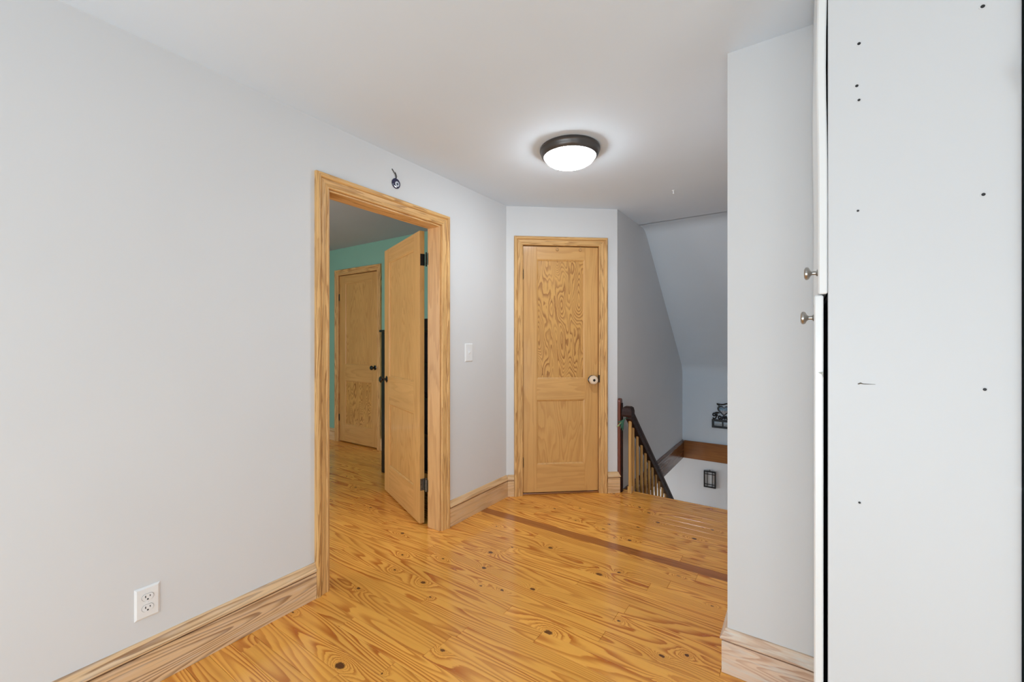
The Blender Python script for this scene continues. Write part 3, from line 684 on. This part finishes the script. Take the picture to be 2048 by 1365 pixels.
for i in range(3):
    for j in range(3):
        b = B(); b.box(xs[i], xs[i + 1], -.006, -.001, zs[j], zs[j + 1]); b.obj('pane', 'milk', e)
b = B(); b.tube([(0, -.01, h2), (-.006, -.01, h2 + .010), (0, -.01, h2 + .018), (.006, -.01, h2 + .010), (0, -.01, h2)], .0022, n=6); b.obj('hanger', 'metal_black', e)

# ------------------------------------------------------------------ tall white cabinet at right
YP, XF, XB = 1.30, 0.0558, 0.3735
YW = 1.7985
e = empty('tall_cabinet', (XF, YP, 0), 0, 'tall white cabinet showing its side panel with screw holes', 'cabinet')
D = XB - XF; Wd = YW - YP; HC = 2.335
b = B(); b.box(0, D, 0, .018, 0.0005, HC); sp_ = b.obj('side_panel', 'panel_white', e, bevel=.0015)
b = B(); b.box(0, D, Wd - .018, Wd, 0.0005, HC); b.obj('side_panel', 'navy', e)
b = B(); b.box(D - .008, D, .018, Wd - .018, 0.0005, HC); b.obj('back_panel', 'navy', e)
for z in (0.08, 0.45, 0.85, 1.36, 1.85, HC - .018):
    b = B(); b.box(0.002, D - .008, .018, Wd - .018, z, z + .018); b.obj('shelf', 'navy', e)
b = B(); b.box(.03, .045, .018, Wd - .018, .0005, .08); b.obj('kick_board', 'navy', e)
# upper door: slightly bowed; lower door: stands ajar at the near edge
def cab_door(x_near, x_far, z0, z1, bow=0.0):
    b = B(); t = .019; n = 12; rings = []
    for i in range(n + 1):
        z = z0 + (z1 - z0) * i / n
        o = bow * math.exp(-((z - 1.94) / .17) ** 2)
        rings.append([(x_near + o - XF - t, 0.001, z), (x_near + o - XF, 0.001, z), (x_far + o - XF, Wd - .002, z), (x_far + o - XF - t, Wd - .002, z)])
    b.loft(rings)
    return b.obj('door', 'white_gloss', e, bevel=.003)
du = cab_door(XF - .0006, XF - .0006, 1.3725, HC - .004, -.0035)
dl = cab_door(0.0468, 0.0572, 0.085, 1.3695)
def cab_knob(x, y, z, par):
    b = B(); b.lathe([(0, 0), (.008, 0), (.0085, .002), (.0055, .004), (.0048, .011), (.008, .015), (.0145, .018), (.0168, .022), (.016, .026), (.011, .0285), (0, .029)], (x - XF, y - YP, z), (-1, 0, 0), n=24)
    return b.obj('knob', 'nickel', par, smooth=True)
cab_knob(.0362, 1.345, 1.431, du); cab_knob(.0287, 1.345, 1.316, dl)
b = B(); b.loft([[(0.0362 - XF, -.0005, 1.178), (0.0464 - XF, -.0005, 1.180), (0.0466 - XF, -.0005, 1.165), (0.0452 - XF, -.0005, 1.172)], [(0.0362 - XF, .0015, 1.178), (0.0464 - XF, .0015, 1.180), (0.0466 - XF, .0015, 1.165), (0.0452 - XF, .0015, 1.172)]]); b.obj('paint_chip', 'pewter', dl)
for x, z, r in ((.318, 1.962, .0042), (.115, 1.963, .004), (.111, 1.864, .0038), (.115, 1.829, .0034), (.113, 1.566, .003), (.319, 1.565, .0038), (.321, 1.154, .0036), (.116, 0.872, .003)):
    b = B(); b.lathe([(r * .6, -.0012), (r * 1.5, -.0002), (r * 1.5, .0006), (r * .9, .0010), (r * .6, -.0012)], (x - XF, 0, z), (0, -1, 0), n=14)
    s = b.obj('screw_hole_rim', 'panel_white', sp_, smooth=True)
    b = B(); b.lathe([(0, .0002), (r * .95, .0002), (r * .9, .0007), (0, .0007)], (x - XF, 0, z), (0, -1, 0), n=12); b.obj('screw_hole', 'slot', sp_)
b = B(); b.tube([(.113 - XF, -.0002, 1.1535), (.118 - XF, -.0002, 1.156), (.123 - XF, -.0002, 1.1545), (.145 - XF, -.0001, 1.1545)], [.0012, .0018, .0010, .0004], n=5); b.obj('scratch', 'pewter', sp_)
# dark unit beside it
e = empty('dark_cabinet', (.3765, 1.285, 0), 0, 'dark green-grey tall unit at the right edge beside the white panel', 'cabinet')
b = B(); b.box(0, .55, .02, .51, .0005, 2.20); b.obj('body', 'slate', e, bevel=.003)
b = B(); b.box(0, .55, 0, .0195, .08, .95); b.obj('door', 'slate', e, bevel=.004)
b = B(); b.box(0, .55, 0, .0195, .955, 2.19); b.obj('door', 'slate', e, bevel=.004)
e = empty('fridge_magnet', (.380, 1.2845, 1.80), 0, 'brown and blue speckled magnet stuck high on the dark unit', 'magnet')
b = B(); b.box(0, .06, -.006, -.0005, -.045, .045); b.obj('magnet_backing', 'magnet_b', e, bevel=.002)
b = B(); b.box(.001, .055, -.009, -.0061, -.030, .030); b.obj('magnet_print', 'magnet_s', e, bevel=.001)
b = B(); b.lathe([(0, 0), (.017, 0), (.015, .004), (0, .006)], (.010, -.0091, 0), (0, -1, 0), n=18); b.obj('magnet_disc', 'magnet_g', e, smooth=True)

# ------------------------------------------------------------------ black bookcase behind the open door
e = empty('black_bookcase', (-3.315, 2.665, 0), 0, 'black wooden bookcase standing behind the open pine door', 'bookcase')
bw, bd_, bh = .98, .33, 1.362
for x in (0, bw - .045):
    b = B(); b.box(x, x + .045, 0, bd_, 0.0005, bh - .022); b.obj('side_panel', 'black_wood', e, bevel=.002)
b = B(); b.box(-.018, bw + .018, -.014, bd_ + .01, bh - .0215, bh); b.obj('top', 'black_wood', e, bevel=.003)
for z in (.09, .41, .73, 1.04):
    b = B(); b.box(.045, bw - .045, .01, bd_ - .012, z, z + .022); b.obj('shelf', 'black_wood', e)
b = B(); b.box(.045, bw - .045, bd_ - .012, bd_, .09, bh - .022); b.obj('back_panel', 'black_wood', e)
b = B(); b.loft([[(-.12, -.0, .0), (.13, 0, .0), (.13, .02, .0), (-.12, .02, .0)], [(-.12, .045, .10), (.13, .045, .10), (.13, .062, .10), (-.12, .062, .10)]])
o = b.obj('leaning_box', 'iron'); o.location = (-2.76, 2.76, bh + .0005); tag(o, 'dark grey leaning slab on top of the black bookcase', 'box')
